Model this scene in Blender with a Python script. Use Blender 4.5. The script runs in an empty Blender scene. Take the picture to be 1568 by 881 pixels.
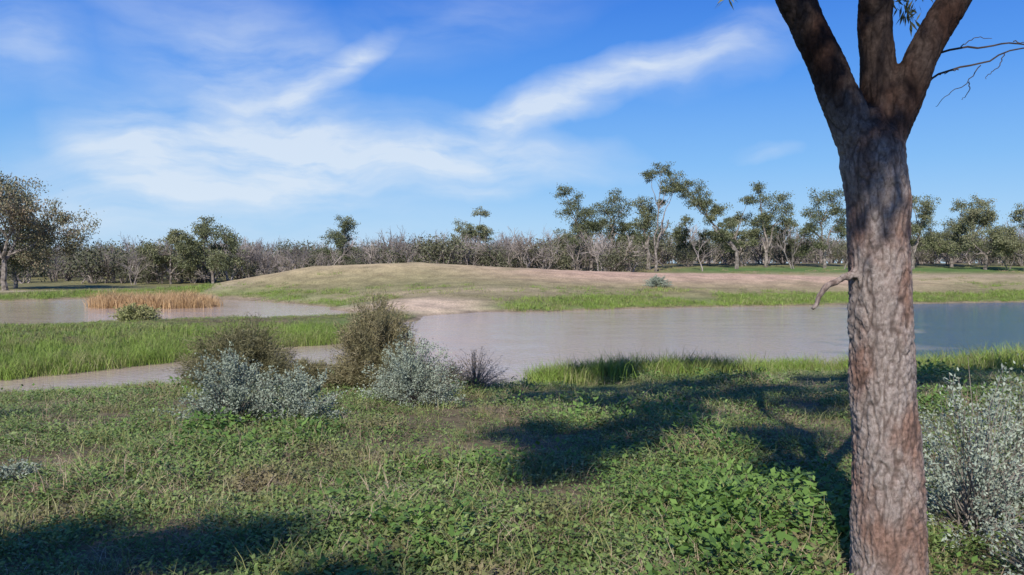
import bpy, math, numpy as np
from mathutils import Vector, noise as mn
rng=np.random.default_rng(7)
scene=bpy.context.scene
R=math.radians
# ------------------------------------------------------------------ helpers
class MB:
    def __init__(s): s.v=[];s.f=[];s.m=[];s.n=0
    def add(s,V,F,mat=0):
        V=np.asarray(V,float).reshape(-1,3);F=np.asarray(F,int).reshape(-1,4)
        s.v.append(V);s.f.append(F+s.n);s.m.append(np.full(len(F),mat));s.n+=len(V)
    def tube(s,P,r,sides=6,mat=0,cap=False):
        P=np.asarray(P,float);n=len(P);r=np.asarray(r,float)*np.ones(n)
        T=np.gradient(P,axis=0);T/=np.linalg.norm(T,axis=1)[:,None]+1e-9
        ref=np.array([0.3,1,0.1]) if abs(T[0][1])<.8 else np.array([1,0.2,0.1])
        A=np.cross(T,ref);A/=np.linalg.norm(A,axis=1)[:,None]+1e-9;B=np.cross(T,A)
        a=np.arange(sides)*2*np.pi/sides
        V=P[:,None,:]+r[:,None,None]*(np.cos(a)[None,:,None]*A[:,None,:]+np.sin(a)[None,:,None]*B[:,None,:])
        i=np.arange(n-1)[:,None]*sides;j=np.arange(sides)[None,:];k=(j+1)%sides
        F=np.stack([i+j,i+k,i+sides+k,i+sides+j],-1).reshape(-1,4)
        V=V.reshape(-1,3)
        if cap:
            V=np.concatenate([V,P[:1],P[-1:]]);c0=n*sides;c1=c0+1;j=np.arange(0,sides,2);e=(n-1)*sides
            F=np.concatenate([F,np.stack([np.full(len(j),c0),(j+2)%sides,j+1,j],1),np.stack([np.full(len(j),c1),e+j,e+j+1,e+(j+2)%sides],1)])
        s.add(V,F,mat)
    def leaves(s,P,D,L,W,mat=1,flat=False,g=rng):
        P=np.asarray(P,float);N=len(P);D=D/(np.linalg.norm(D,axis=1)[:,None]+1e-9)
        if flat:
            S=np.stack([-D[:,1],D[:,0],np.zeros(N)],1)+g.normal(0,.25,(N,3))
        else: S=np.cross(D,g.normal(0,1,(N,3)))
        S/=np.linalg.norm(S,axis=1)[:,None]+1e-9
        L=(np.ones(N)*L)[:,None];W=(np.ones(N)*W)[:,None]
        V=np.stack([P,P+D*L*.45+S*W*.5,P+D*L,P+D*L*.45-S*W*.5],1)
        s.add(V,np.arange(4*N).reshape(N,4),mat)
    def blades(s,P,D,L,W,bend,mat=1,g=rng):
        N=len(P);D=D/(np.linalg.norm(D,axis=1)[:,None]+1e-9)
        h=D.copy();h[:,2]=0;h+=g.normal(0,.02,(N,3));h/=np.linalg.norm(h,axis=1)[:,None]+1e-9
        S=g.normal(0,1,(N,3));S[:,2]=0;S/=np.linalg.norm(S,axis=1)[:,None]+1e-9
        L=(np.ones(N)*L)[:,None];W=(np.ones(N)*W)[:,None];b=(np.ones(N)*bend)[:,None]
        M=P+D*L*.55;T=P+D*L+h*L*b-np.array([0,0,1.])*L*b*.4
        V=np.stack([P-S*W*.5,P+S*W*.5,M+S*W*.4,M-S*W*.4,T+S*W*.06,T-S*W*.06],1)
        b0=np.arange(N)[:,None]*6
        F=np.concatenate([b0+np.array([[0,1,2,3]]),b0+np.array([[3,2,4,5]])])
        s.add(V,F,mat)
    def mesh(s,name,mats,smooth=False):
        V=np.concatenate(s.v);F=np.concatenate(s.f);M=np.concatenate(s.m)
        me=bpy.data.meshes.new(name)
        me.vertices.add(len(V));me.vertices.foreach_set('co',V.astype(np.float32).ravel())
        me.loops.add(F.size);me.loops.foreach_set('vertex_index',F.astype(np.int32).ravel())
        me.polygons.add(len(F));me.polygons.foreach_set('loop_start',(np.arange(len(F))*4).astype(np.int32))
        for m in mats: me.materials.append(m)
        me.polygons.foreach_set('material_index',M.astype(np.int32))
        me.polygons.foreach_set('use_smooth',np.full(len(F),smooth))
        me.update(calc_edges=True);me.validate()
        return me
    def obj(s,name,mats,loc=(0,0,0),smooth=False,link=True):
        o=bpy.data.objects.new(name,s.mesh(name,mats,smooth));o.location=loc
        if link: scene.collection.objects.link(o)
        return o
def N_(nt,t,**k):
    n=nt.nodes.new(t)
    for a,b in k.items(): setattr(n,a,b)
    return n
def newmat(name):
    m=bpy.data.materials.new(name);m.use_nodes=True;nt=m.node_tree
    for n in list(nt.nodes): nt.nodes.remove(n)
    return m,nt,nt.links.new
def ramp(nt,stops,interp='LINEAR'):
    r=nt.nodes.new('ShaderNodeValToRGB');r.color_ramp.interpolation=interp
    e=r.color_ramp.elements
    while len(e)<len(stops): e.new(.5)
    for i,(p,c) in enumerate(stops):
        e[i].position=p;e[i].color=(c[0],c[1],c[2],1) if len(c)==3 else c
    return r
def g3(v): return (v,v,v)
def leafmat(name,cols,trans=0,pscale=1.5,patch=None,rough=.6):
    m,nt,L=newmat(name)
    out=N_(nt,'ShaderNodeOutputMaterial')
    geo=N_(nt,'ShaderNodeNewGeometry');oi=N_(nt,'ShaderNodeObjectInfo')
    nz=N_(nt,'ShaderNodeTexNoise');nz.inputs['Scale'].default_value=pscale;nz.inputs['Detail'].default_value=3
    L(geo.outputs['Position'],nz.inputs['Vector'])
    a=N_(nt,'ShaderNodeMath',operation='MULTIPLY');a.inputs[1].default_value=.45;L(geo.outputs['Random Per Island'],a.inputs[0])
    b=N_(nt,'ShaderNodeMath',operation='MULTIPLY_ADD');b.inputs[1].default_value=.3;L(oi.outputs['Random'],b.inputs[0]);L(a.outputs[0],b.inputs[2])
    c=N_(nt,'ShaderNodeMath',operation='MULTIPLY_ADD');c.inputs[1].default_value=.9;L(nz.outputs[0],c.inputs[0]);L(b.outputs[0],c.inputs[2])
    d=N_(nt,'ShaderNodeMath',operation='SUBTRACT');d.inputs[1].default_value=.32;L(c.outputs[0],d.inputs[0])
    k=len(cols);r=ramp(nt,[(i/(k-1),q) for i,q in enumerate(cols)]);L(d.outputs[0],r.inputs[0])
    col=r.outputs[0]
    if patch:
        n2=N_(nt,'ShaderNodeTexNoise');n2.inputs['Scale'].default_value=patch[1];n2.inputs['Detail'].default_value=4
        L(geo.outputs['Position'],n2.inputs['Vector'])
        r2=ramp(nt,[(patch[2],g3(0)),(patch[2]+.12,g3(.8))]);L(n2.outputs[0],r2.inputs[0])
        mx=N_(nt,'ShaderNodeMix',data_type='RGBA');L(r2.outputs[0],mx.inputs[0]);L(col,mx.inputs[6]);mx.inputs[7].default_value=(*patch[0],1);col=mx.outputs[2]
    p=N_(nt,'ShaderNodeBsdfPrincipled');p.inputs['Roughness'].default_value=rough;p.inputs['Specular IOR Level'].default_value=.25
    L(col,p.inputs['Base Color'])
    if trans>0:
        t=N_(nt,'ShaderNodeBsdfTranslucent');L(col,t.inputs[0])
        ms=N_(nt,'ShaderNodeMixShader');ms.inputs[0].default_value=trans;L(p.outputs[0],ms.inputs[1]);L(t.outputs[0],ms.inputs[2])
        L(ms.outputs[0],out.inputs[0])
    else: L(p.outputs[0],out.inputs[0])
    return m
def plainbark(name,c1,c2,scale=6):
    m,nt,L=newmat(name);out=N_(nt,'ShaderNodeOutputMaterial')
    geo=N_(nt,'ShaderNodeNewGeometry');nz=N_(nt,'ShaderNodeTexNoise');nz.inputs['Scale'].default_value=scale;nz.inputs['Detail'].default_value=4
    L(geo.outputs['Position'],nz.inputs['Vector']);r=ramp(nt,[(.35,c1),(.65,c2)]);L(nz.outputs[0],r.inputs[0])
    p=N_(nt,'ShaderNodeBsdfPrincipled');p.inputs['Roughness'].default_value=.85;L(r.outputs[0],p.inputs[0]);L(p.outputs[0],out.inputs[0]);return m
def sm(a,b,x):
    t=np.clip((x-a)/(b-a),0,1);return t*t*(3-2*t)
# ------------------------------------------------------------------ terrain
main=np.array([(-4.6,39.2),(-4.9,43.2),(-1.7,46.4),(3.8,48),(9,50.9),(13.6,52.5),(23.3,55),(38.5,59),(60,60),(66,40),(60,24),(28,21.5),
 (13.5,20.9),(10.3,20.2),(7,20.6),(4.4,19.4),(2.6,19.0),(1.15,18.2),(-.2,18.0),(-1.3,18.4),(-2.6,18.9),(-4.6,19.0),(-5.8,18.3),(-7.6,18.0),(-9.1,17.0),(-10.6,16.2),
 (-18,15.2),(-30,15),(-30,17.6),(-18,18.6),(-12.4,19.4),(-11,21.1),(-9.6,23.2),(-8.9,25.2),(-8.2,26.9),(-6.0,28.2),(-6.0,32.5),(-5.7,37.9)])
leftp=np.array([(-70,43),(-52,58),(-38.5,60.5),(-36,64.5),(-28,66),(-20,62),(-12.5,53),(-9.3,45.5),(-9.5,42),(-13,40.5),(-16.5,39.6),(-19.4,37.2),(-21.3,34.6),(-23.6,34.6),(-30,35),(-50,33)])
def sdf(x,y,poly):
    d=np.full(x.shape,1e9);ins=np.zeros(x.shape,bool);n=len(poly)
    for i in range(n):
        ax,ay=poly[i];bx,by=poly[(i+1)%n];ex,ey=bx-ax,by-ay
        t=np.clip(((x-ax)*ex+(y-ay)*ey)/(ex*ex+ey*ey),0,1)
        d=np.minimum(d,np.hypot(x-ax-t*ex,y-ay-t*ey))
        c=((ay>y)!=(by>y))&(x<(bx-ax)*(y-ay)/(by-ay+1e-12)+ax)
        ins^=c
    return np.where(ins,-d,d)
wr=np.random.default_rng(3)
waves=[(wr.uniform(0,2*np.pi),wr.uniform(0,2*np.pi),1.7**k*wr.uniform(.8,1.2)) for k in range(9) for _ in range(4)]
def fb(x,y,k0,k1):
    s=0;a=1.
    for k in range(k0,k1):
        for th,ph,f in waves[4*k:4*k+4]:
            s=s+a*np.sin((x*np.cos(th)+y*np.sin(th))*f*.35+ph+1.3*np.sin((x*np.sin(th)-y*np.cos(th))*f*.21+ph*2))
        a*=.6
    return s/4
def dist(x,y):
    d=np.minimum(sdf(x,y,main),sdf(x,y,leftp))
    return d+.22*fb(x,y,2,7)*np.clip(y/30,.5,1.4)
MX=[-34,-28,-23.6,-18.7,-14,-9,-1.5,6,13,25,34,50];MZ=[.3,.9,1.7,2.65,2.85,2.95,2.55,2.2,2.0,1.8,1.4,.8]
def height(x,y):
    d=dist(x,y)
    A=1.5-1.05*sm(40,55,y)*sm(-12,-28,x)
    A=A-.45*sm(24,34,y)*sm(56,50,y)*sm(0,-5,x)-.8*sm(17,20,y)*sm(52,46,y)*sm(-4,-8,x)
    A=np.maximum(A,.2)
    z=A*np.tanh(.068*np.maximum(d,0)*1.5/np.maximum(A,.3)*.98)
    z=np.where(d>0,z+.07*(1-np.exp(-d/.25)),-.7*np.tanh(-d*.22))
    far=sm(85,125,y)
    z=z+far*(.5+.9*sm(5,30,x)+.3*sm(-5,-60,x))*(d>0)
    ridge=np.interp(x,MX,MZ)
    s=np.where(y<76,8.5,14);m=np.exp(-((y-76)/s)**2)
    rz=ridge+.07*fb(x,y,0,4)
    z=z+np.maximum(0,rz-z)*m*(np.abs(x)<60)
    z=z+(.035*fb(x,y,3,8)*np.clip(d,0,1))
    return z
def axis(segs):
    o=[segs[0][0]]
    for a,b,st in segs:
        n=max(1,int(round((b-a)/st)));o+=list(a+(b-a)*np.arange(1,n+1)/n)
    return o
xp=axis([(0,20,.22),(20,60,.7),(60,160,3)])
g=160.
while g<4500: g*=1.35;xp.append(g)
xs=np.array([-v for v in xp[:0:-1]]+xp)
yp=axis([(-60,-2,2),(-2,26,.18),(26,72,.4),(72,130,1)])
g=130.
while g<5000: g*=1.2;yp.append(g)
yb=[-4000,-1500,-600,-250,-120];ys=np.array(yb+yp)
GX,GY=np.meshgrid(xs,ys);GZ=height(GX,GY);GD=dist(GX,GY)
mb=MB();nx,ny=len(xs),len(ys)
i=np.arange(ny-1)[:,None]*nx;j=np.arange(nx-1)[None,:]
mb.add(np.stack([GX,GY,GZ],-1),np.stack([i+j,i+j+1,i+nx+j+1,i+nx+j],-1))
def mixc(c,k,t): return c*(1-t[...,None])+np.array(k)*t[...,None]
def spit(x,y): return np.exp(-(((x+6.2)/5.0)**2+((y-47.6)/5.2)**2)**2)
C=np.zeros(GX.shape+(3,))+np.array([.16,.125,.07])
C=mixc(C,(.22,.20,.09),sm(40,60,GY))
C=mixc(C,(.17,.22,.06),sm(5,1,GD)*sm(.2,.8,GD)*.8)
mound=np.exp(-((GY-80)/11.)**2)*sm(-36,-24,GX)*sm(60,35,GX)
C=mixc(C,(.47,.36,.20),np.clip(mound*1.4,0,.97))
C=mixc(C,(.53,.35,.24),np.exp(-((GY-72)/8.)**2)*sm(-8,8,GX)*sm(40,28,GX)*.95)
C=mixc(C,(.48,.36,.225),np.exp(-((GY-57)/3.)**2)*sm(-22,-10,GX)*sm(9,-2,GX)*.6)
C=mixc(C,(.58,.43,.29),spit(GX,GY))
C=mixc(C,(.50,.42,.29),np.exp(-((GY-68.5)/2.)**2)*sm(-20,-32,GX)*.8)
C=mixc(C,(.48,.36,.23),np.exp(-((GY-88)/7.)**2)*sm(20,35,GX)*.8)
C=mixc(C,(.09,.19,.045),np.exp(-((GY-102)/7.)**2)*sm(15,28,GX)*.8)
C=mixc(C,(.19,.155,.10),sm(105,130,GY)*.8)
C=mixc(C,(.30,.225,.15),sm(.45,.05,GD)*.85)
C=mixc(C,(.10,.085,.05),sm(3,0,GY))
gm,nt,L=newmat('ground_soil_and_grass')
out=N_(nt,'ShaderNodeOutputMaterial');p=N_(nt,'ShaderNodeBsdfPrincipled');p.inputs['Roughness'].default_value=.95;p.inputs['Specular IOR Level'].default_value=.1
at=N_(nt,'ShaderNodeAttribute',attribute_name='zone');geo=N_(nt,'ShaderNodeNewGeometry')
n1=N_(nt,'ShaderNodeTexNoise');n1.inputs['Scale'].default_value=.55;n1.inputs['Detail'].default_value=8;n1.inputs['Roughness'].default_value=.7
n2=N_(nt,'ShaderNodeTexNoise');n2.inputs['Scale'].default_value=9;n2.inputs['Detail'].default_value=6
n3=N_(nt,'ShaderNodeTexNoise');n3.inputs['Scale'].default_value=.16;n3.inputs['Detail'].default_value=6;n3.inputs['Roughness'].default_value=.65
for n in (n1,n2,n3): L(geo.outputs['Position'],n.inputs['Vector'])
r1=ramp(nt,[(.3,g3(.62)),(.7,g3(1.35))]);L(n1.outputs[0],r1.inputs[0])
r2=ramp(nt,[(.3,g3(.65)),(.7,g3(1.35))]);L(n2.outputs[0],r2.inputs[0])
m1=N_(nt,'ShaderNodeMix',data_type='RGBA',blend_type='MULTIPLY');m1.inputs[0].default_value=1;L(at.outputs['Color'],m1.inputs[6]);L(r1.outputs[0],m1.inputs[7])
m2=N_(nt,'ShaderNodeMix',data_type='RGBA',blend_type='MULTIPLY');m2.inputs[0].default_value=1;L(m1.outputs[2],m2.inputs[6]);L(r2.outputs[0],m2.inputs[7])
r3=ramp(nt,[(.56,g3(0)),(.70,g3(.4))]);L(n3.outputs[0],r3.inputs[0])
m3=N_(nt,'ShaderNodeMix',data_type='RGBA');L(r3.outputs[0],m3.inputs[0]);L(m2.outputs[2],m3.inputs[6]);m3.inputs[7].default_value=(.20,.20,.085,1)
L(m3.outputs[2],p.inputs[0])
bp=N_(nt,'ShaderNodeBump');bp.inputs['Strength'].default_value=.6;bp.inputs['Distance'].default_value=.05;L(n2.outputs[0],bp.inputs['Height']);L(bp.outputs[0],p.inputs['Normal'])
L(p.outputs[0],out.inputs[0])
ground=mb.obj('ground',[gm],smooth=True)
ca=ground.data.color_attributes.new('zone','FLOAT_COLOR','POINT')
ca.data.foreach_set('color',np.concatenate([C,np.ones(C.shape[:2]+(1,))],-1).astype(np.float32).ravel())
# ------------------------------------------------------------------ water
wm,nt,L=newmat('muddy_water')
out=N_(nt,'ShaderNodeOutputMaterial');p=N_(nt,'ShaderNodeBsdfPrincipled')
p.inputs['Roughness'].default_value=.05;p.inputs['IOR'].default_value=1.33
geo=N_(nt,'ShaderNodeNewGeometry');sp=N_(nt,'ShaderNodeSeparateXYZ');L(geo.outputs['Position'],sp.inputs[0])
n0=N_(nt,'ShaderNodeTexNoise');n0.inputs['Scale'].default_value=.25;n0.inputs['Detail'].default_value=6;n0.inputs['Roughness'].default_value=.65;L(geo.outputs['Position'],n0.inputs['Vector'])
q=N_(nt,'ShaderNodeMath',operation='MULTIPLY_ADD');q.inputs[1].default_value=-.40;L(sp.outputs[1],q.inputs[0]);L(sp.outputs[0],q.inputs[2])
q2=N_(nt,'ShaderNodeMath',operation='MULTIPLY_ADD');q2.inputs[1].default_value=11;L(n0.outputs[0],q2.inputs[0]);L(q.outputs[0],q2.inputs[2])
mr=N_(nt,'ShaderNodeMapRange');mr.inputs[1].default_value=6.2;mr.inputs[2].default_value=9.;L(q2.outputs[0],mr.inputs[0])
mxl=N_(nt,'ShaderNodeMix',data_type='RGBA');mxl.inputs[6].default_value=(.52,.385,.28,1);mxl.inputs[7].default_value=(.035,.075,.12,1);L(mr.outputs[0],mxl.inputs[0])  # right side: less muddy water, with blue sky reflection painted into the base colour
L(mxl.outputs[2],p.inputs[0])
mp=N_(nt,'ShaderNodeMapping');mp.inputs['Scale'].default_value=(1,1.8,1);L(geo.outputs['Position'],mp.inputs[0])
w1=N_(nt,'ShaderNodeTexNoise');w1.inputs['Scale'].default_value=4;w1.inputs['Detail'].default_value=6;L(mp.outputs[0],w1.inputs['Vector'])
w2=N_(nt,'ShaderNodeTexNoise');w2.inputs['Scale'].default_value=.3;w2.inputs['Detail'].default_value=2;L(mp.outputs[0],w2.inputs['Vector'])
wr2=ramp(nt,[(.40,g3(.2)),(.65,g3(.45))]);L(w2.outputs[0],wr2.inputs[0])
ws=N_(nt,'ShaderNodeMath',operation='MULTIPLY_ADD');ws.inputs[1].default_value=.45;L(mr.outputs[0],ws.inputs[0]);L(wr2.outputs[0],ws.inputs[2])
bp=N_(nt,'ShaderNodeBump');bp.inputs['Distance'].default_value=.08;L(ws.outputs[0],bp.inputs['Strength']);L(w1.outputs[0],bp.inputs['Height']);L(bp.outputs[0],p.inputs['Normal'])
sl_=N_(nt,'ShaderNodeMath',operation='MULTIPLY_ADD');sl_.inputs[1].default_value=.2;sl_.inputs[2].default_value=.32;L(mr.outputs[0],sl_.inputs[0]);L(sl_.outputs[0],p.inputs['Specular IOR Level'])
L(p.outputs[0],out.inputs[0])
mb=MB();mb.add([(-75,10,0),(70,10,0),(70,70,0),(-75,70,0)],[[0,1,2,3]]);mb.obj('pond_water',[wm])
# ------------------------------------------------------------------ materials
M_forb=leafmat('forb_leaves',[(.06,.095,.028),(.13,.195,.05),(.22,.30,.085),(.33,.37,.17)],trans=.2,patch=((.27,.20,.11),.9,.555))
M_broad=leafmat('broad_forb_leaves',[(.06,.12,.03),(.14,.24,.05),(.22,.34,.085)],trans=.2)
M_grass=leafmat('green_grass',[(.11,.18,.03),(.20,.29,.05),(.31,.38,.10)],pscale=.5)
M_grass2=leafmat('olive_grass',[(.14,.16,.055),(.24,.25,.09),(.36,.33,.16)],pscale=.4)
M_dry=leafmat('dry_stems',[(.22,.155,.10),(.36,.27,.175),(.50,.41,.29)])
M_reed=leafmat('dry_reeds',[(.32,.20,.105),(.52,.34,.17),(.64,.46,.26)])
M_silver=leafmat('saltbush_leaves',[(.16,.19,.14),(.28,.32,.24),(.43,.47,.37)],pscale=4)
M_olive=leafmat('lignum_stems',[(.10,.10,.045),(.20,.18,.09),(.33,.27,.155)],pscale=2.5)
M_twig=plainbark('grey_twigs',(.12,.095,.08),(.28,.24,.20))
M_euc=leafmat('eucalyptus_leaves',[(.035,.045,.022),(.095,.11,.05),(.18,.19,.095),(.28,.26,.15)],pscale=.5)
M_euc2=leafmat('eucalyptus_leaves_bronze',[(.045,.05,.028),(.11,.12,.06),(.20,.19,.11),(.30,.21,.14)],pscale=.35)
M_bark=plainbark('pale_bark',(.10,.08,.065),(.34,.29,.25),3)
M_dead=plainbark('dead_wood',(.13,.105,.09),(.40,.34,.30),.25)
M_bush=leafmat('scrub_leaves',[(.06,.065,.035),(.12,.125,.07),(.21,.19,.12)],pscale=.25)
# ------------------------------------------------------------------ scatter
def scatter(name,pts,sc,idx,variants,rot=None):
    coll=bpy.data.collections.new(name+'_variants')
    for o in variants: coll.objects.link(o)
    n=len(pts);me=bpy.data.meshes.new(name);me.vertices.add(n);me.vertices.foreach_set('co',np.asarray(pts,np.float32).ravel())
    if rot is None: rot=np.stack([rng.normal(0,.1,n),rng.normal(0,.1,n),rng.uniform(0,6.28,n)],1)
    me.attributes.new('sc','FLOAT','POINT').data.foreach_set('value',np.asarray(sc,np.float32))
    me.attributes.new('rot','FLOAT_VECTOR','POINT').data.foreach_set('vector',rot.astype(np.float32).ravel())
    me.attributes.new('idx','INT','POINT').data.foreach_set('value',np.asarray(idx,np.int32))
    o=bpy.data.objects.new(name,me);scene.collection.objects.link(o)
    ng=bpy.data.node_groups.new(name,'GeometryNodeTree')
    ng.interface.new_socket('Geometry',in_out='INPUT',socket_type='NodeSocketGeometry');ng.interface.new_socket('Geometry',in_out='OUTPUT',socket_type='NodeSocketGeometry')
    gi=ng.nodes.new('NodeGroupInput');go=ng.nodes.new('NodeGroupOutput');ip=ng.nodes.new('GeometryNodeInstanceOnPoints');ci=ng.nodes.new('GeometryNodeCollectionInfo')
    ci.inputs['Collection'].default_value=coll;ci.inputs['Separate Children'].default_value=True;ci.inputs['Reset Children'].default_value=True
    def na(nm,dt):
        q=ng.nodes.new('GeometryNodeInputNamedAttribute');q.data_type=dt;q.inputs[0].default_value=nm
        return [s for s in q.outputs if s.enabled and s.name=='Attribute'][0]
    l=ng.links.new
    l(gi.outputs[0],ip.inputs['Points']);l(ci.outputs[0],ip.inputs['Instance']);ip.inputs['Pick Instance'].default_value=True
    l(na('idx','INT'),ip.inputs['Instance Index']);l(na('rot','FLOAT_VECTOR'),ip.inputs['Rotation']);l(na('sc','FLOAT'),ip.inputs['Scale'])
    l(ip.outputs[0],go.inputs[0])
    md=o.modifiers.new('instances','NODES');md.node_group=ng
    return o
def V_(name,fn,mats,n):
    r=[]
    for k in range(n):
        b=MB();fn(b,np.random.default_rng(100+k));r.append(b.obj('%s_%02d'%(name,k),mats,link=False))
    return r
def f_forb(b,g,n=40,R0=.11,H=.09,l0=.017,l1=.036):
    a=g.uniform(0,6.28,n);r=R0*np.sqrt(g.uniform(0,1,n));P=np.stack([r*np.cos(a),r*np.sin(a),H*g.uniform(0,1,n)**1.3*(1.2-r/R0*.6)],1)
    ph=a+g.normal(0,1,n);th=g.uniform(-.35,.9,n);D=np.stack([np.cos(ph)*np.cos(th),np.sin(ph)*np.cos(th),np.sin(th)],1)
    l=g.uniform(l0,l1,n);b.leaves(P,D,l,l*.62,0,flat=True,g=g)
    m=4;P=np.stack([g.normal(0,.03,m),g.normal(0,.03,m),np.zeros(m)],1);D=np.stack([g.normal(0,.7,m),g.normal(0,.7,m),np.ones(m)],1)
    b.blades(P,D,g.uniform(.05,.12,m),.003,.3,1,g)
def f_broad(b,g): f_forb(b,g,34,.13,.15,.025,.05)
def f_litter(b,g):
    n=26;P=np.stack([g.normal(0,.09,n),g.normal(0,.09,n),g.uniform(0,.03,n)],1);D=g.normal(0,1,(n,3));D[:,2]=np.abs(D[:,2])*.4
    b.blades(P,D,g.uniform(.03,.14,n),.0035,.2,1,g)
def f_grass(b,g,n=34,R0=.06,l=(.08,.2),w=.005,sp=.5):
    P=np.stack([g.normal(0,R0,n),g.normal(0,R0,n),np.zeros(n)-.01],1);D=np.stack([g.normal(0,sp,n),g.normal(0,sp,n),np.ones(n)],1)
    b.blades(P,D,g.uniform(l[0],l[1],n),w,g.uniform(.05,.4,n),0,g)
def f_tall(b,g): f_grass(b,g,40,.13,(.2,.5),.010,.2)
def f_farg(b,g): f_grass(b,g,40,.3,(.12,.34),.022,.3)
def f_straw(b,g):
    f_grass(b,g,26,.07,(.06,.2),.004,.6)
forbs=V_('a_forb',f_forb,[M_forb,M_dry],6)
broad=V_('b_broad_forb',f_broad,[M_broad,M_grass],4)
lit=V_('c_litter',f_litter,[M_dry,M_dry],3)
gr=V_('d_grass',f_grass,[M_grass2,M_dry],4)
dryg=V_('e_straw',f_straw,[M_dry],2)
n=28000;y=2.2*(19/2.2)**rng.uniform(0,1,n);x=rng.uniform(-1,1,n)*(.8*y+1.6)
d=dist(x,y);ok=(d>.12)&(np.hypot(x-1.86,y-3.9)>.2);x,y,d=x[ok],y[ok],d[ok];n=len(x)
u=rng.uniform(0,1,n);idx=rng.integers(0,6,n)
pt=fb(x*2.2,y*2.2,1,5)
bz=.7*np.exp(-(((x-1.5)/.9)**2+((y-5.8)/1.3)**2))*(fb(x*3+5,y*3,2,5)>-.2)+.22*(pt>.45)
idx=np.where(u<bz*.8,6+rng.integers(0,4,n),idx)
idx=np.where((u>.84)&(u<.92),10+rng.integers(0,3,n),idx);idx=np.where((u>.92)&(u<.965),13+rng.integers(0,4,n),idx);idx=np.where(u>.97,17+rng.integers(0,2,n),idx)
gap=(pt<-.35)&(rng.uniform(0,1,n)<.62);k=~gap;x,y,idx=x[k],y[k],idx[k];pt=pt[k];n=len(x)
sc=rng.uniform(.45,1.25,n)*(1+.035*y)*(1+.3*np.clip(pt,-1,1))
scatter('ground_cover_plants',np.stack([x,y,height(x,y)],1),sc,idx,forbs+broad+lit+gr+dryg)
tall=V_('a_tall_grass',f_tall,[M_grass],4);tall2=V_('b_tall_grass',f_tall,[M_grass2],2)
def region(n,x0,x1,y0,y1,d0,d1,extra=None):
    x=rng.uniform(x0,x1,n);y=rng.uniform(y0,y1,n);d=dist(x,y);ok=(d>d0)&(d<d1)
    if extra is not None: ok&=extra(x,y,d)
    return x[ok],y[ok],d[ok]
X=[];Y=[];S=[]
x,y,d=region(60000,-26,20,12,23,-.7,2.2,lambda x,y,d:(y<21.8)&~((x<-8)&(y>17.6))&(rng.uniform(0,1,len(x))<np.exp(-((d-.3)/np.where(x<-6,.8,.6))**2)*np.where(x<-5,.28,np.where(x<.5,.08,.38)))&(fb(x*1.5,y*1.5,1,4)>-.5));X.append(x);Y.append(y);S.append(np.where(x<-6,rng.uniform(.3,.62,len(x)),rng.uniform(.6,1.3,len(x))*np.clip(1+.55*fb(x*1.3,y*1.3,1,4),.5,1.5)))
# rushes standing at the near edge of the pond
x,y,d=region(3000,.6,5.2,17.2,20.2,-.5,.5,lambda x,y,d:rng.uniform(0,1,len(x))<.33);X.append(x);Y.append(y);S.append(rng.uniform(.9,1.45,len(x)))
x,y,d=region(26000,-30,-6,18,34,-.2,4.5,lambda x,y,d:(y>.25*x+ 21.5)&(y<31)&(rng.uniform(0,1,len(x))<.8*np.exp(-np.maximum(d,0)/1.3)));X.append(x);Y.append(y);S.append(rng.uniform(.55,1.2,len(x)))
X=np.concatenate(X);Y=np.concatenate(Y);S=np.concatenate(S)
scatter('shore_grass',np.stack([X,Y,np.maximum(height(X,Y),-.1)],1),S,rng.integers(0,6,len(X)),tall+tall2)
fg=V_('a_far_grass',f_farg,[M_grass],3);fg2=V_('b_far_grass',f_farg,[M_grass2],3);fd=V_('c_far_dry_grass',f_farg,[M_dry],1)
fo=V_('d_far_forb',lambda b,g:f_forb(b,g,60,.32,.2,.05,.09),[M_forb,M_dry],2)
X=[];Y=[];S=[];I=[]
x,y,d=region(13000,-34,-5,19,46,.15,12,lambda x,y,d:(fb(x,y,1,5)>-.45)&((y<30)|(rng.uniform(0,1,len(x))<.45))&(spit(x,y)<.2));X.append(x);Y.append(y);S.append(rng.uniform(.4,.8,len(x))*np.where(y>30,.6,1));I.append(rng.choice([0,3,4,7,8,8],len(x)))
bare=lambda x,y:(np.exp(-((y-71)/8.5)**2)*(x>-7)*(x<38)>.3)|((y>64)&(y<92)&(x>-26)&(x<32)&(rng.uniform(0,1,len(x))<.9))|(spit(x,y)>.15)
x,y,d=region(32000,-40,70,42,72,.05,13,lambda x,y,d:(rng.uniform(0,1,len(x))<np.where(d<5,.9,.10)*np.where((x<4)&(y<62),.35,1))&(fb(x*.8,y*.8,1,5)>-.5)&~bare(x,y));X.append(x);Y.append(y);S.append(rng.uniform(.5,1.15,len(x))*np.clip(1+.4*fb(x*.9,y*.9,1,4),.5,1.4));I.append(rng.choice([0,1,2,0,4,5,7],len(x)))
x,y,d=region(9000,-34,70,62,112,1,99,lambda x,y,d:(fb(x*.5,y*.5,1,5)>.3)&((y>90)|(rng.uniform(0,1,len(x))<.2))&~bare(x,y));X.append(x);Y.append(y);S.append(rng.uniform(.4,.8,len(x)));I.append(rng.choice([3,4,5,6,6],len(x)))
X=np.concatenate(X);Y=np.concatenate(Y)
scatter('bank_grass',np.stack([X,Y,height(X,Y)],1),np.concatenate(S),np.concatenate(I),fg+fg2+fd+fo)
rd=V_('dry_reed',lambda b,g:f_grass(b,g,40,.2,(.5,1.0),.02,.12),[M_reed],3)
n=560;x=rng.uniform(-27.6,-19.5,n);y=rng.uniform(50,55,n);k=((x+23.6)/4.0)**2+((y-52.5)/2.3)**2<1+.3*rng.normal(0,1,n)
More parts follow.
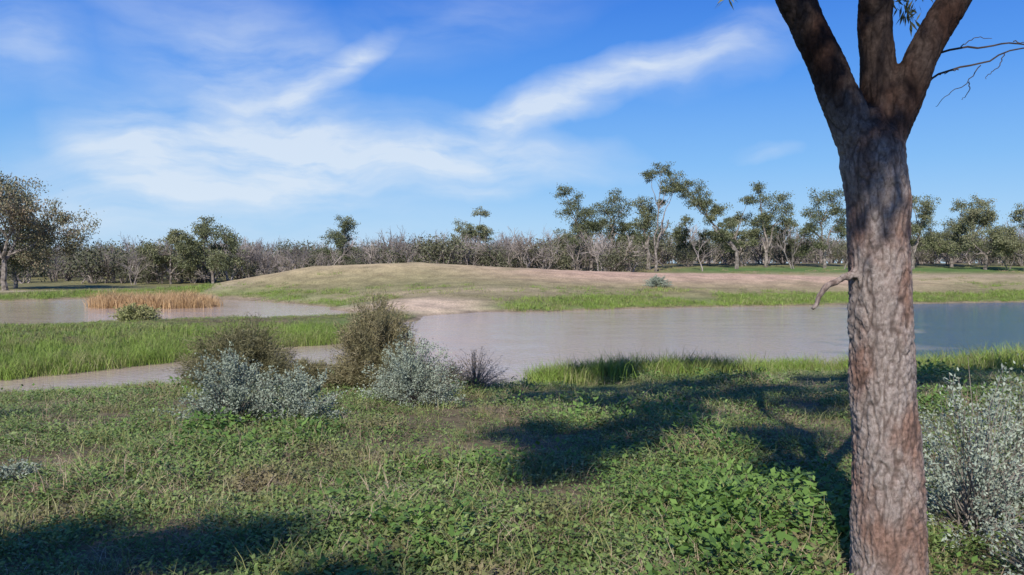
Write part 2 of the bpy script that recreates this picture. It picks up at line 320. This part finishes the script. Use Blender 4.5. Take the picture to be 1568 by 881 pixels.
scatter('reed_bed',np.stack([x,y,np.zeros(n)-.05],1)[k],(rng.uniform(.6,1.3,n)*np.clip(1+.4*fb(x*1.5,y,1,4),.6,1.4))[k],rng.integers(0,3,n)[k],rd)
# ------------------------------------------------------------------ shrubs
def shrub(name,x,y,r,h,stems,leafn,mats,leaf=(.018,.034),lw=.4,seed=1,twigs=0,rstem=.005):
    g=np.random.default_rng(seed);b=MB();LP=[];LD=[]
    lob=[(g.uniform(0,6.28),g.uniform(.15,.3)) for _ in range(4)]
    for i in range(stems):
        a=g.uniform(0,6.28);el=np.arccos(g.uniform(.0,1));rr=1+sum(q*np.cos(a*(k+2)+p) for k,(p,q) in enumerate(lob))*.6
        t=np.array([r*rr*np.sin(el)*np.cos(a),r*rr*np.sin(el)*np.sin(a),h*(np.cos(el)*.92+.08)])*g.uniform(.7,1.1)
        s=np.linspace(0,1,7)[:,None];mid=np.array([t[0]*.35,t[1]*.35,t[2]*.6])
        P=(1-s)**2*np.array([g.normal(0,.05),g.normal(0,.05),0])+2*s*(1-s)*mid+s*s*t+g.normal(0,.015,(7,3))*s
        b.tube(P,np.linspace(rstem,.0015,7),3,0)
        if i<twigs: continue
        m=leafn;u=g.uniform(.3,1,m)**.6*6;k=np.minimum(u.astype(int),5);f=(u-k)[:,None]
        Q=P[k]*(1-f)+P[k+1]*f;Q=Q+g.normal(0,.04*r/.8,(m,3))
        LP.append(Q);D=(P[k+1]-P[k]);D=D/(np.linalg.norm(D,axis=1)[:,None])+g.normal(0,.7,(m,3));LD.append(D)
    if LP:
        P=np.concatenate(LP);D=np.concatenate(LD);P[:,2]=np.maximum(P[:,2],.01);l=g.uniform(leaf[0],leaf[1],len(P));b.leaves(P,D,l,l*lw,1,g=g)
    z=float(height(np.array([x]),np.array([y]))[0])
    return b.obj(name,mats,(x,y,z-.02))
SB=[M_twig,M_silver];LG=[M_olive,M_olive];sl0=(.022,.042)
shrub('saltbush_shrub',-3.4,9.7,.66,.95,160,90,SB,sl0,.5,seed=1)
shrub('saltbush_shrub',-2.6,9.7,.55,.72,110,80,SB,sl0,.5,seed=2)
shrub('saltbush_shrub',-1.5,12.0,.66,1.08,170,85,SB,sl0,.5,seed=3)
shrub('saltbush_shrub',2.8,4.75,.5,1.0,130,80,SB,(.018,.034),.45,seed=4,twigs=45)
shrub('saltbush_shrub',3.5,5.3,.6,.95,130,80,SB,(.018,.034),.45,seed=5,twigs=30)
shrub('saltbush_shrub',2.65,3.85,.42,.6,110,60,SB,(.016,.03),.45,seed=15,twigs=60)
LL=(.05,.12)
shrub('lignum_shrub',-5.2,15.3,1.15,1.35,440,110,LG,LL,.12,seed=6)
shrub('lignum_shrub',-2.65,15.3,.88,1.75,440,110,LG,LL,.12,seed=7)
shrub('lignum_shrub',-4.0,15.2,.8,.55,220,90,LG,LL,.12,seed=8)
shrub('lignum_shrub',-2.1,14.6,.7,.8,240,90,LG,LL,.12,seed=18)
shrub('dead_twig_shrub',-.7,15.2,.55,.85,170,24,[M_twig,M_dry],(.03,.06),.15,seed=9,rstem=.008)
shrub('dead_twig_shrub',-1.2,14.6,.5,.65,120,30,[M_twig,M_olive],(.04,.08),.15,seed=10,rstem=.008)
shrub('green_bush',-17.0,36.0,1.1,.75,130,40,[M_twig,M_grass2],(.06,.12),.5,seed=11,rstem=.01)
shrub('grey_green_bush',11.4,62.5,.95,.8,110,40,SB,(.06,.12),.5,seed=12,rstem=.01)
shrub('saltbush_shrub',-3.95,6.3,.2,.2,40,40,SB,seed=16)
# ------------------------------------------------------------------ background trees
def wig(a,b,n,amp,g):
    s=np.linspace(0,1,n)[:,None];P=a*(1-s)+b*s
    w=np.cumsum(g.normal(0,1,(n,3)),0);w-=w[0]+(w[-1]-w[0])*s
    return P+w*amp
def euc(name,x,y,H,W,seed,lean=0.,clumps=None,mats=None,r0=None,bot=.25,nl=75,nc=12,ls=1.):
    g=np.random.default_rng(seed);b=MB();r0=r0 or H*.022
    if clumps is None:
        clumps=[]
        for i in range(nc):
            a=i/nc*6.28*1.6+g.uniform(0,.8);q=g.uniform(.2,1)**.6
            zz=bot+(1-bot)*g.uniform(.05,.98)*(1.08-.45*q)
            clumps.append((q*W*.46*np.cos(a)+lean*zz,q*W*.46*np.sin(a),zz*H,W*g.uniform(.10,.20)))
        clumps.append((lean+g.normal(0,W*.08),0,H*.93,W*.14))
    else:
        clumps=[(a,b_,c-.3,r*1.25) for a,b_,c,r in clumps]
        base=list(clumps)
        for (a,b_,c,r) in base[1::2]:
            clumps.append((a*.8+g.normal(0,.9),b_+g.normal(0,.8),c-g.uniform(1.2,2.4),r*g.uniform(.5,.85)))
    fork=np.array([lean*.3*g.uniform(.5,1.2),g.normal(0,.2),H*g.uniform(.16,.26)])
    T=wig(np.array([0,0,-.3]),fork,6,.07,g);b.tube(T,np.linspace(r0*1.15,r0*.85,6),7,0)
    nlimb=min(4,len(clumps));hubs=[]
    for i in range(nlimb):
        near=clumps[i*len(clumps)//nlimb]
        h=np.array([near[0]*.55,near[1]*.55,max(near[2]*.62,fork[2]*1.2)]);P=wig(fork,h,6,.10*H/8,g);b.tube(P,np.linspace(r0*.65,r0*.4,6),6,0);hubs.append(h)
    LP=[];LD=[]
    for (cx,cy,cz,cr) in clumps:
        c=np.array([cx,cy,cz]);h=min(hubs,key=lambda q:np.linalg.norm(q-c))
        P=wig(h,c,6,.08*H/8,g);b.tube(P,np.linspace(r0*.35,r0*.12,6),5,0)
        ns=int(6+6*cr)
        for k in range(ns):
            dd=g.normal(0,1,3);dd/=np.linalg.norm(dd);dd[2]=dd[2]*.85
            e=c+dd*cr*g.uniform(.25,1.3);b.tube(wig(c-np.array([0,0,cr*.3]),e,4,.03,g),np.linspace(r0*.1,r0*.04,4),3,0)
            m=nl;q=g.normal(0,1,(m,3))*(.1+cr*g.uniform(.10,.2))*np.array([1.1,1.1,.75])
            LP.append(e+q);D=g.normal(0,.6,(m,3));D[:,2]-=.7;LD.append(D)
    P=np.concatenate(LP);D=np.concatenate(LD);l=g.uniform(.13,.28,len(P))*ls;b.leaves(P,D,l,l*.45,1,g=g)
    z=float(height(np.array([x]),np.array([y]))[0])
    return b.obj(name,mats or [M_bark,M_euc],(x,y,z))
def px(p,Y): return (p-784)/1219*Y
E='eucalyptus_tree'
euc(E,px(8,70),70,10.8,11.5,21,mats=[M_bark,M_euc2],nc=24,bot=.2,nl=80)
euc(E,-47.5,76,8,8,22,nc=10)
euc(E,px(262,90),90,6.2,5.6,23,nc=13)
euc(E,px(325,86),86,7.0,7.0,24,nc=16)
euc(E,px(520,108),108,8.0,6.6,25,nc=13)
euc(E,px(724,112),112,8.6,5.8,26,nc=12)
euc(E,px(905,102),102,11,5,27,clumps=[(-3.5,0,10.8,.9),(-2.2,.5,9.6,1.1),(-3.0,-.5,8.0,.9),(-1.2,0,7.6,1.2),(.3,.6,6.4,1.1),(-2.1,0,6.0,.9)],r0=.2)
euc(E,px(935,106),106,10.2,5,28,clumps=[(.4,0,9.8,1.1),(-.9,.5,8.6,1.2),(1.1,-.5,8.3,1.0),(0,0,7.3,1.3),(-1.5,0,6.3,1.0),(1.6,0,6.2,.9)])
euc(E,px(992,104),104,9.5,4.5,29,clumps=[(-.8,0,8.8,1.1),(.4,.5,8.4,1.1),(0,-.5,7.0,1.2),(-1.4,0,6.3,1.0),(1.0,0,5.8,1.1)],r0=.3)
euc(E,px(1004,100),100,13,5,30,clumps=[(.6,0,13,.9),(2.0,.5,12.2,1.0),(-.9,-.3,12.3,.7),(1.4,0,10.8,.7),(2.6,0,11.0,.6)],r0=.17)
euc(E,px(1128,104),104,11.5,8,31,clumps=[(-6.8,0,10.8,1.0),(-5.2,.5,10.9,1.1),(-6.0,-.5,9.3,1.0),(-4.2,0,9.2,1.1),(-2.6,0,7.8,1.0),(-3.4,0,6.6,.9),(-1.0,.3,6.2,.9)],r0=.25)
euc(E,px(1135,110),110,9.8,6.4,32,nc=14)
euc(E,px(1172,108),108,11.4,5,33,clumps=[(-1.1,0,11,.7),(-.4,.3,9.4,1.1),(1.9,0,9.3,1.2),(2.6,0,7.9,1.0),(.3,0,7.3,1.2),(-1.2,0,6.4,1.1),(2.8,0,6.3,.9)])
euc(E,px(1262,106),106,9.6,6,34,clumps=[(-1,0,9.6,1.),(1.2,.3,9.5,1.1),(-2.1,0,7.6,1.1),(2.3,0,7.4,1.0),(0,0,7.2,1.2),(-1.4,0,5.4,1.1),(1.8,0,5.6,1.1)])
euc(E,px(1396,104),104,9.8,6.4,35,nc=13)
euc(E,px(1456,108),108,9,7.4,36,nc=15)
euc(E,px(1508,102),102,9.2,7.6,37,nc=15)
euc(E,px(1570,98),98,8,7,38,nc=12)
euc(E,px(1060,112),112,7,6,39,nc=11);euc(E,px(1330,112),112,8,6,40,nc=11);euc(E,px(1215,112),112,6.5,6,44,nc=11)
euc(E,px(880,115),115,6.5,6,41,nc=11,bot=.15);euc(E,px(955,114),114,6.5,6,45,nc=11,bot=.15)
euc(E,px(1700,100),100,9,7,42,nc=9);euc(E,px(-120,80),80,9,8,43,nc=9)
def f_dead(b,g,H=5.,spread=.5):
    def rec(p,d,l,r,dep):
        e=p+d*l;P=wig(p,e,4,l*.05,g);b.tube(P,np.linspace(r,r*.65,4),4 if dep<2 else 3,0)
        if dep>=4: return
        for _ in range(3):
            nd=d+g.normal(0,spread,3);nd[2]+=.12;nd/=np.linalg.norm(nd);rec(P[g.integers(2,4)],nd,l*g.uniform(.6,.85),r*.62,dep+1)
    for _ in range(g.integers(1,4)):
        d=np.array([g.normal(0,.3),g.normal(0,.3),1.]);d/=np.linalg.norm(d);rec(np.array([g.normal(0,.15),g.normal(0,.15),-.2]),d,H*.27,.085,0)
def f_scrub(b,g,H=3.2):
    for k in range(9):
        c=np.array([g.normal(0,.9),g.normal(0,.9),H*g.uniform(.25,.85)]);b.tube(wig(np.array([0,0,-.2]),c,5,.08,g),np.linspace(.07,.02,5),4,0)
        m=130;q=g.normal(0,1,(m,3))*np.array([.55,.55,.4]);D=g.normal(0,1,(m,3));l=g.uniform(.15,.32,m);b.leaves(c+q,D,l,l*.45,1,g=g)
dead=V_('a_bare_tree',f_dead,[M_dead],6);scr=V_('b_scrub',f_scrub,[M_dead,M_bush],4)
n=1900;y=92+140*rng.uniform(0,1,n)**1.4;x=rng.uniform(-1,1,n)*(.95*y+10)
y=y+np.where(np.abs(x+12)<22,8,0)
k=~((x>16)&(y<110));x,y=x[k],y[k];n=len(x)
idx=np.where(rng.uniform(0,1,n)<.62,rng.integers(0,6,n),6+rng.integers(0,4,n))
sc=(.75+.85*rng.uniform(0,1,n)**1.6)*np.where(idx>5,.95,1.1)*(1+.2*(y>130))
scatter('distant_woodland',np.stack([x,y,height(x,y)],1),sc,idx,dead+scr)
for k,(p,Y,H) in enumerate([(632,108,8.0),(800,110,8.6),(845,108,7.8),(1215,104,7.8),(410,100,6.6),(690,106,6.6),(205,88,5.6),(1350,106,6.5),(1545,103,7),(570,108,7),(760,110,7),(470,104,6.8),(1075,100,6.6),(1290,104,6.5)]):
    b=MB();f_dead(b,np.random.default_rng(300+k),H*1.08,.42);X0=px(p,Y);b.obj('dead_tree',[M_dead],(X0,Y,float(height(np.array([X0]),np.array([float(Y)]))[0])))
# ------------------------------------------------------------------ foreground tree
sun_az=R(16.3);el=R(38)
toSun=np.array([-math.sin(sun_az)*math.cos(el),-math.cos(sun_az)*math.cos(el),math.sin(el)])
TY=3.9
def q3(l): return np.array([(a,TY+c,b_) for a,b_,c in l],float)
tb=MB()
def spl(P,r,n):
    P=np.asarray(P,float);t=np.linspace(0,len(P)-1,n);o=[]
    for s in t:
        i=min(int(s),len(P)-2);f=s-i;p0=P[max(i-1,0)];p1=P[i];p2=P[i+1];p3=P[min(i+2,len(P)-1)]
        o.append(.5*((2*p1)+(-p0+p2)*f+(2*p0-5*p1+4*p2-p3)*f*f+(-p0+3*p1-3*p2+p3)*f**3))
    return np.array(o),np.interp(t,np.arange(len(P)),r)
def limb(mb_,P,r,n=30,sides=20):
    a,b_=spl(P,r,n);mb_.tube(a,b_,sides,0,cap=True)
    return a
tr=q3([(1.88,.8,0),(1.866,1.2,0),(1.85,1.86,0),(1.822,2.176,0),(1.808,2.5,0),(1.795,2.82,0),(1.782,3.136,0),(1.763,3.30,0),(1.752,3.42,0),(1.76,3.56,0)])
limb(tb,tr,[.23,.185,.163,.151,.147,.145,.149,.155,.14,.06],60,28)
Ll=q3([(1.73,3.28,0),(1.67,3.45,.0),(1.595,3.64,.02),(1.517,3.83,.03),(1.437,3.99,.03),(1.36,4.15,.03),(1.15,4.6,.0),(.75,5.2,-.3),(.2,5.9,-.8)])
limb(tb,Ll,[.10,.105,.092,.088,.086,.09,.085,.07,.05],60,22)
Ml=q3([(1.79,3.3,.0),(1.808,3.5,.03),(1.805,3.75,.05),(1.786,4.0,.05),(1.782,4.2,.05),(1.85,4.8,.3),(1.7,5.6,1.0),(1.9,6.4,1.8)])
limb(tb,Ml,[.10,.10,.085,.082,.082,.075,.065,.045],50,22)
Rl=q3([(1.82,3.40,-.02),(1.89,3.58,-.02),(1.965,3.776,-.03),(2.045,3.936,-.03),(2.14,4.1,-.02),(2.35,4.5,.1),(2.9,5.2,.6),(3.7,6.0,1.2)])
limb(tb,Rl,[.08,.085,.078,.076,.078,.075,.065,.045],50,22)
limb(tb,q3([(1.68,2.765,-.03),(1.63,2.742,-.05),(1.60,2.738,-.06),(1.555,2.715,-.08),(1.51,2.70,-.09),(1.475,2.655,-.09),(1.455,2.61,-.10),(1.432,2.585,-.10)]),[.03,.022,.018,.017,.018,.017,.014,.012],30,10)
for (zz,aa,rr) in [(3.2,-1.9,.05),(2.1,-1.2,.04),(2.95,-2.3,.035),(1.75,-1.5,.05)]:
    cx=1.81;tb.tube(np.array([[cx+.10*math.cos(aa),TY+.10*math.sin(aa),zz],[cx+.15*math.cos(aa),TY+.15*math.sin(aa),zz],[cx+.165*math.cos(aa),TY+.165*math.sin(aa),zz]]),[rr*1.4,rr,rr*.2],10,0,cap=True)
tmp=tb.obj('tmp_trunk',[])
rm=tmp.modifiers.new('r','REMESH');rm.mode='VOXEL';rm.voxel_size=.0075
s_=tmp.modifiers.new('s','SMOOTH');s_.iterations=5;s_.factor=.5
bpy.context.view_layer.update()
dg=bpy.context.evaluated_depsgraph_get();me=bpy.data.meshes.new_from_object(tmp.evaluated_get(dg))
bpy.data.objects.remove(tmp)
nv=len(me.vertices);co=np.empty(nv*3,np.float32);me.vertices.foreach_get('co',co);co=co.reshape(-1,3)
no=np.empty(nv*3,np.float32);me.vertices.foreach_get('normal',no);no=no.reshape(-1,3)
dsp=np.zeros(nv);fis=np.zeros(nv)
for i in range(nv):
    x,y,z=map(float,co[i])
    w=mn.noise((x*5,y*5,z*3))*.8
    a=mn.noise((x*26+w,y*26+w,z*8+w));b_=mn.noise((x*52,y*52,z*30+w*2));c=mn.noise((x*9,y*9,z*5));e=mn.noise((x*95,y*95,z*80))
    rd_=1-min(1,abs(a)*3.8);rd2=1-min(1,abs(b_)*3)
    k=.35+.65*min(1,max(0,(3.7-z)/1.2))
    thin=.35 if (x<1.62 and z<3.0) else 1
    dsp[i]=(c*.010+(-rd_*.010-rd2*.006+e*.004)*k)*thin;fis[i]=max(rd_,rd2*.8)
co2=co+no*dsp[:,None]
me.vertices.foreach_set('co',co2.astype(np.float32).ravel())
fa=me.attributes.new('fissure','FLOAT','POINT');fa.data.foreach_set('value',fis.astype(np.float32))
me.polygons.foreach_set('use_smooth',np.ones(len(me.polygons),bool))
bm_,nt,L=newmat('rough_bark');out=N_(nt,'ShaderNodeOutputMaterial');p=N_(nt,'ShaderNodeBsdfPrincipled');p.inputs['Roughness'].default_value=.9;p.inputs['Specular IOR Level'].default_value=.15
geo=N_(nt,'ShaderNodeNewGeometry');mp=N_(nt,'ShaderNodeMapping');mp.inputs['Scale'].default_value=(1,1,.6);L(geo.outputs['Position'],mp.inputs[0])
n1=N_(nt,'ShaderNodeTexNoise');n1.inputs['Scale'].default_value=55;n1.inputs['Detail'].default_value=8;n1.inputs['Roughness'].default_value=.75;L(mp.outputs[0],n1.inputs['Vector'])
n2=N_(nt,'ShaderNodeTexNoise');n2.inputs['Scale'].default_value=5;n2.inputs['Detail'].default_value=5;L(mp.outputs[0],n2.inputs['Vector'])
r1=ramp(nt,[(.3,(.13,.10,.088)),(.5,(.29,.235,.205)),(.72,(.46,.395,.355))]);L(n1.outputs[0],r1.inputs[0])
r2=ramp(nt,[(.46,g3(0)),(.62,g3(1))]);L(n2.outputs[0],r2.inputs[0])
mx=N_(nt,'ShaderNodeMix',data_type='RGBA',blend_type='MULTIPLY');L(r2.outputs[0],mx.inputs[0]);L(r1.outputs[0],mx.inputs[6]);mx.inputs[7].default_value=(.80,.60,.52,1)
fa_=N_(nt,'ShaderNodeAttribute',attribute_name='fissure');r3=ramp(nt,[(.5,g3(0)),(1,g3(.8))]);L(fa_.outputs['Fac'],r3.inputs[0])
mx2=N_(nt,'ShaderNodeMix',data_type='RGBA');L(r3.outputs[0],mx2.inputs[0]);L(mx.outputs[2],mx2.inputs[6]);mx2.inputs[7].default_value=(.075,.052,.043,1)
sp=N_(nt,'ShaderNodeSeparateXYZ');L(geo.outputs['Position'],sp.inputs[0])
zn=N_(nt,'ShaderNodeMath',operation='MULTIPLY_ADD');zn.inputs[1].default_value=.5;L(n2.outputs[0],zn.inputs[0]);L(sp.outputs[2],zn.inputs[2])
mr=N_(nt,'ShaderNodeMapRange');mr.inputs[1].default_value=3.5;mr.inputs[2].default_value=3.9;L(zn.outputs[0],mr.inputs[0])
mx3=N_(nt,'ShaderNodeMix',data_type='RGBA',blend_type='MULTIPLY');L(mr.outputs[0],mx3.inputs[0]);L(mx2.outputs[2],mx3.inputs[6]);mx3.inputs[7].default_value=(.17,.145,.135,1)  # upper limbs: darker bark plus canopy shade painted into the colour by height
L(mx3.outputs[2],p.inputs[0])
bp=N_(nt,'ShaderNodeBump');bp.inputs['Strength'].default_value=.8;bp.inputs['Distance'].default_value=.008;L(n1.outputs[0],bp.inputs['Height']);L(bp.outputs[0],p.inputs['Normal'])
L(p.outputs[0],out.inputs[0])
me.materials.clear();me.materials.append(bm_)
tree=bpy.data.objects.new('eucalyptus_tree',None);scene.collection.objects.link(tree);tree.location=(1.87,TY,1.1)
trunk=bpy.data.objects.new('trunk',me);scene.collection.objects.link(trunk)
bpy.context.view_layer.update()
trunk.parent=tree;trunk.matrix_parent_inverse=tree.matrix_world.inverted()
def crown(name,targets,hubs,parent,seed):
    g=np.random.default_rng(seed);b=MB();LP=[];LD=[]
    for (x,y,H,r) in targets:
        z=float(height(np.array([x]),np.array([y]))[0]);z=max(z,0)
        c=np.array([x,y,z])+toSun*(H/toSun[2])
        h=min(hubs,key=lambda q:np.linalg.norm(q-c));b.tube(wig(h,c,8,.05,g),np.linspace(.04,.012,8),6,0)
        for k in range(max(5,int(34*r*r)+4)):
            v=g.normal(0,1,3);v/=np.linalg.norm(v);e=c+v*r*g.uniform(0,1)**.5*np.array([1,1,.7]);b.tube(wig(c,e,5,.02,g),np.linspace(.012,.004,5),4,0)
            m=190;q=g.normal(0,1,(m,3))*.13*np.array([1.1,1.1,.9]);LP.append(e+q);D=g.normal(0,.5,(m,3));D[:,2]-=.8;LD.append(D)
    P=np.concatenate(LP);D=np.concatenate(LD);l=g.uniform(.08,.15,len(P));b.leaves(P,D,l,l*.26,1,g=g)
    o=b.obj(name,[M_bark,M_euc]);o.parent=parent;o.matrix_parent_inverse=parent.matrix_world.inverted();return o
hubs=[Ll[-1],Ml[-1],Rl[-1],Ll[-2]]
T1=[(.4,6.7,5.6,.33),(.65,7.4,5.8,.5),(.75,8.5,5.8,.8),(1.6,9.3,6,.6),(.2,9.4,6,.4),(.5,13.6,6.5,.8),(1.6,12.2,6.5,.8),(2.3,10.9,6.6,.75),(.0,15.9,6.8,.8),(1.9,15.6,7,.9),(3.2,12.8,6.8,.85),(3.4,15.6,7.2,1.),(4.6,13.8,7,.9),
 (4.3,11.2,6.6,.7),(2.9,8.3,6,.55),(2.45,6.8,5.8,.42),(6.0,13.4,7,.9),(4.8,17.0,7.4,.8),(6.6,16.2,7.6,1.),(2.9,20.2,8.6,.9),(4.2,20.8,8.8,.9),(5.0,20.0,8.8,.7),(2.2,18.4,8.2,.8),(8.0,14.8,7.4,.9),(9.0,17.0,8,1.),(10.6,17.9,8.4,1.),(12,18.6,8.6,.9),(2.4,13.9,7,.6)]
crown('crown',T1,hubs,tree,50)
b=MB();Yt=4.15
def w(pxx,py,Y=Yt): return (( pxx-784)/1219*Y,Y,2.8-(py-405)/1219*Y)
for k,pl in enumerate([[(1398,140),(1425,120),(1462,108),(1495,103),(1530,84),(1568,78),(1640,60)],[(1425,86),(1465,75),(1510,73),(1545,66),(1600,70),(1650,90)],
 [(1530,84),(1520,105),(1500,118),(1490,128)],[(1495,103),(1478,128),(1455,143),(1440,162)],[(1545,66),(1560,74),(1590,84)],[(1478,128),(1484,142),(1480,150)],[(1465,75),(1480,66),(1500,68)],[(1462,108),(1440,115),(1430,122)]]):
    P=np.array([w(*q) for q in pl]);P[:,1]+=np.linspace(0,.15,len(P))*(1 if k%2 else -1)*.5
    a,_=spl(P,np.ones(len(P)),16);a+=rng.normal(0,.003,a.shape);b.tube(a,np.linspace(.0065 if k<2 else .003,.003 if k<2 else .0013,16),5,0)
LP=[];LD=[]
for (cx,cy,s0,m) in [(1385,8,.045,34),(1380,24,.03,12),(1396,-25,.06,60),(1110,-4,.02,9),(1390,-60,.12,80),(1500,-110,.1,90)]:
    c=np.array(w(cx,cy,4.0));b.tube(wig(c+np.array([.02,0,.35]),c,6,.01,rng),np.linspace(.004,.002,6),4,0)
    LP.append(c+rng.normal(0,s0,(m,3))*np.array([.6,.6,.8]));D=rng.normal(0,.5,(m,3));D[:,2]-=.8;LD.append(D)
P=np.concatenate(LP);l=rng.uniform(.04,.08,len(P));b.leaves(P,np.concatenate(LD),l,l*.2,1)
tw=b.obj('twigs',[plainbark('dark_twig',(.03,.022,.02),(.07,.055,.05),20),M_euc]);tw.parent=tree;tw.matrix_parent_inverse=tree.matrix_world.inverted()
t2=bpy.data.objects.new('eucalyptus_tree',None);scene.collection.objects.link(t2);t2.location=(-5.5,-4.5,1.2);bpy.context.view_layer.update()
b=MB();base=np.array([-5.5,-4.5,.9]);h1=base+np.array([.3,.4,2.6]);h2=h1+np.array([1.0,1.4,2]);h3=h1+np.array([-1,.4,2.3]);h4=h1+np.array([.1,-1.2,2.6])
limb(b,np.array([base,base+[.1,.1,1.2],h1]),[.24,.19,.17],20,14)
for h in (h2,h3,h4): limb(b,np.array([h1-[0,0,.2],(h1+h)/2+[.1,0,.1],h]),[.13,.1,.06],16,12)
o=b.obj('trunk',[M_bark]);o.parent=t2;o.matrix_parent_inverse=t2.matrix_world.inverted()
T2=[(-2.0,4.5,5,.33),(-2.7,4.7,5,.35),(-1.5,4.7,5.2,.26),(-2.3,4.2,5.2,.35),(-.9,3.85,5.4,.35),(-3.3,4.2,5,.4),(-7.0,11,6.4,.5),(-4,3.2,4.6,.6),(-2.4,3.0,4.8,.6),(-6,4,5,.6),(-1,2.8,5,.5)]
crown('crown',T2,[h2,h3,h4],t2,51)
# ------------------------------------------------------------------ world
wd=bpy.data.worlds.new('World');scene.world=wd;wd.use_nodes=True;nt=wd.node_tree;L=nt.links.new
for n in list(nt.nodes): nt.nodes.remove(n)
out=N_(nt,'ShaderNodeOutputWorld');bg=N_(nt,'ShaderNodeBackground');bg.inputs[1].default_value=.115
sky=N_(nt,'ShaderNodeTexSky');sky.sky_type='NISHITA';sky.sun_disc=False;sky.sun_elevation=el;sky.sun_rotation=math.pi+sun_az;sky.air_density=1.0;sky.dust_density=.1;sky.ozone_density=3
tc=N_(nt,'ShaderNodeTexCoord');sp=N_(nt,'ShaderNodeSeparateXYZ');L(tc.outputs['Generated'],sp.inputs[0])
sr=ramp(nt,[(0,(.42,.63,.86)),(.05,(.33,.58,.88)),(.12,(.20,.47,.88)),(.22,(.08,.31,.86)),(.34,(.02,.17,.74)),(.7,(.018,.11,.5))]);L(sp.outputs[2],sr.inputs[0])
sx=N_(nt,'ShaderNodeMix',data_type='RGBA',blend_type='MULTIPLY');sx.inputs[0].default_value=1;L(sr.outputs[0],sx.inputs[6]);sx.inputs[7].default_value=(9,9,9,1)
hs=N_(nt,'ShaderNodeMix',data_type='RGBA');hs.inputs[0].default_value=.88;L(sky.outputs[0],hs.inputs[6]);L(sx.outputs[2],hs.inputs[7])
az=N_(nt,'ShaderNodeMath',operation='ARCTAN2');L(sp.outputs[0],az.inputs[0]);L(sp.outputs[1],az.inputs[1])
cb=N_(nt,'ShaderNodeCombineXYZ');L(az.outputs[0],cb.inputs[0]);L(sp.outputs[2],cb.inputs[1])
wn=N_(nt,'ShaderNodeTexNoise');wn.inputs['Scale'].default_value=4.5;wn.inputs['Detail'].default_value=5;L(cb.outputs[0],wn.inputs['Vector'])
wv=N_(nt,'ShaderNodeVectorMath',operation='MULTIPLY_ADD');wv.inputs[1].default_value=(.16,.10,0);L(wn.outputs['Color'],wv.inputs[0]);L(cb.outputs[0],wv.inputs[2])
wo=N_(nt,'ShaderNodeVectorMath',operation='SUBTRACT');wo.inputs[1].default_value=(.08,.05,0);L(wv.outputs[0],wo.inputs[0])
acc=None
for (bx,by,hw,hh,an,wt) in [(480,235,440,80,0,.8),(215,225,150,70,-25,.7),(680,245,340,50,0,.9),(330,300,300,36,3,.6),(530,115,120,30,33,.8),(910,140,290,42,16,1.0),(790,180,130,28,6,.7),(340,120,230,150,-30,.5),(1175,242,50,14,0,.5),(180,330,650,110,0,.5),(1090,95,150,60,12,.45),(0,70,120,70,0,.55),(720,292,110,14,0,.5),(440,180,170,120,-50,.5),(700,40,300,80,15,.25)]:
    a0=math.atan((bx-784)/1219);e0=math.sin(math.atan((405-by)/1219*math.cos(a0)))
    mp=N_(nt,'ShaderNodeMapping',vector_type='TEXTURE');mp.inputs['Location'].default_value=(a0,e0,0);mp.inputs['Rotation'].default_value=(0,0,R(an));mp.inputs['Scale'].default_value=(hw/1219,hh/1219,1)
    L(wo.outputs[0],mp.inputs[0]);gt=N_(nt,'ShaderNodeTexGradient',gradient_type='SPHERICAL');L(mp.outputs[0],gt.inputs[0])
    ma=N_(nt,'ShaderNodeMath',operation='MULTIPLY_ADD');ma.inputs[1].default_value=wt*1.6;L(gt.outputs['Fac'],ma.inputs[0])
    if acc: L(acc,ma.inputs[2])
    else: ma.inputs[2].default_value=.0
    acc=ma.outputs[0]
mp=N_(nt,'ShaderNodeMapping');mp.inputs['Rotation'].default_value=(0,0,R(-18));mp.inputs['Scale'].default_value=(2.6,11,1);L(wo.outputs[0],mp.inputs[0])
cn=N_(nt,'ShaderNodeTexNoise');cn.inputs['Scale'].default_value=2.1;cn.inputs['Detail'].default_value=10;cn.inputs['Roughness'].default_value=.56;L(mp.outputs[0],cn.inputs['Vector'])
cr=ramp(nt,[(.30,g3(.1)),(.70,g3(1))]);L(cn.outputs[0],cr.inputs[0])
de=N_(nt,'ShaderNodeMath',operation='MULTIPLY');L(acc,de.inputs[0]);L(cr.outputs[0],de.inputs[1])
dc=N_(nt,'ShaderNodeMapRange');dc.inputs[2].default_value=1.15;dc.inputs[4].default_value=.8;L(de.outputs[0],dc.inputs[0])
mx=N_(nt,'ShaderNodeMix',data_type='RGBA');L(dc.outputs[0],mx.inputs[0]);L(hs.outputs[2],mx.inputs[6]);mx.inputs[7].default_value=(6.6,7.3,8.1,1)
L(mx.outputs[2],bg.inputs[0]);L(bg.outputs[0],out.inputs[0])
sl=bpy.data.lights.new('sun','SUN');sl.energy=5;sl.angle=R(.53);sl.color=(1,.96,.89)
so=bpy.data.objects.new('sun',sl);scene.collection.objects.link(so);so.rotation_mode='QUATERNION';so.rotation_quaternion=Vector(toSun).to_track_quat('Z','Y');so.location=(-10,-30,30)
cam=bpy.data.cameras.new('camera');cam.lens=28;cam.sensor_width=36;cam.clip_end=12000;cam.clip_start=.05
co_=bpy.data.objects.new('camera',cam);scene.collection.objects.link(co_);co_.location=(0,0,2.8);co_.rotation_euler=(R(90-1.667),0,0);scene.camera=co_
scene.view_settings.view_transform='Standard';scene.view_settings.look='None';scene.view_settings.exposure=0
print('verts trunk',nv)
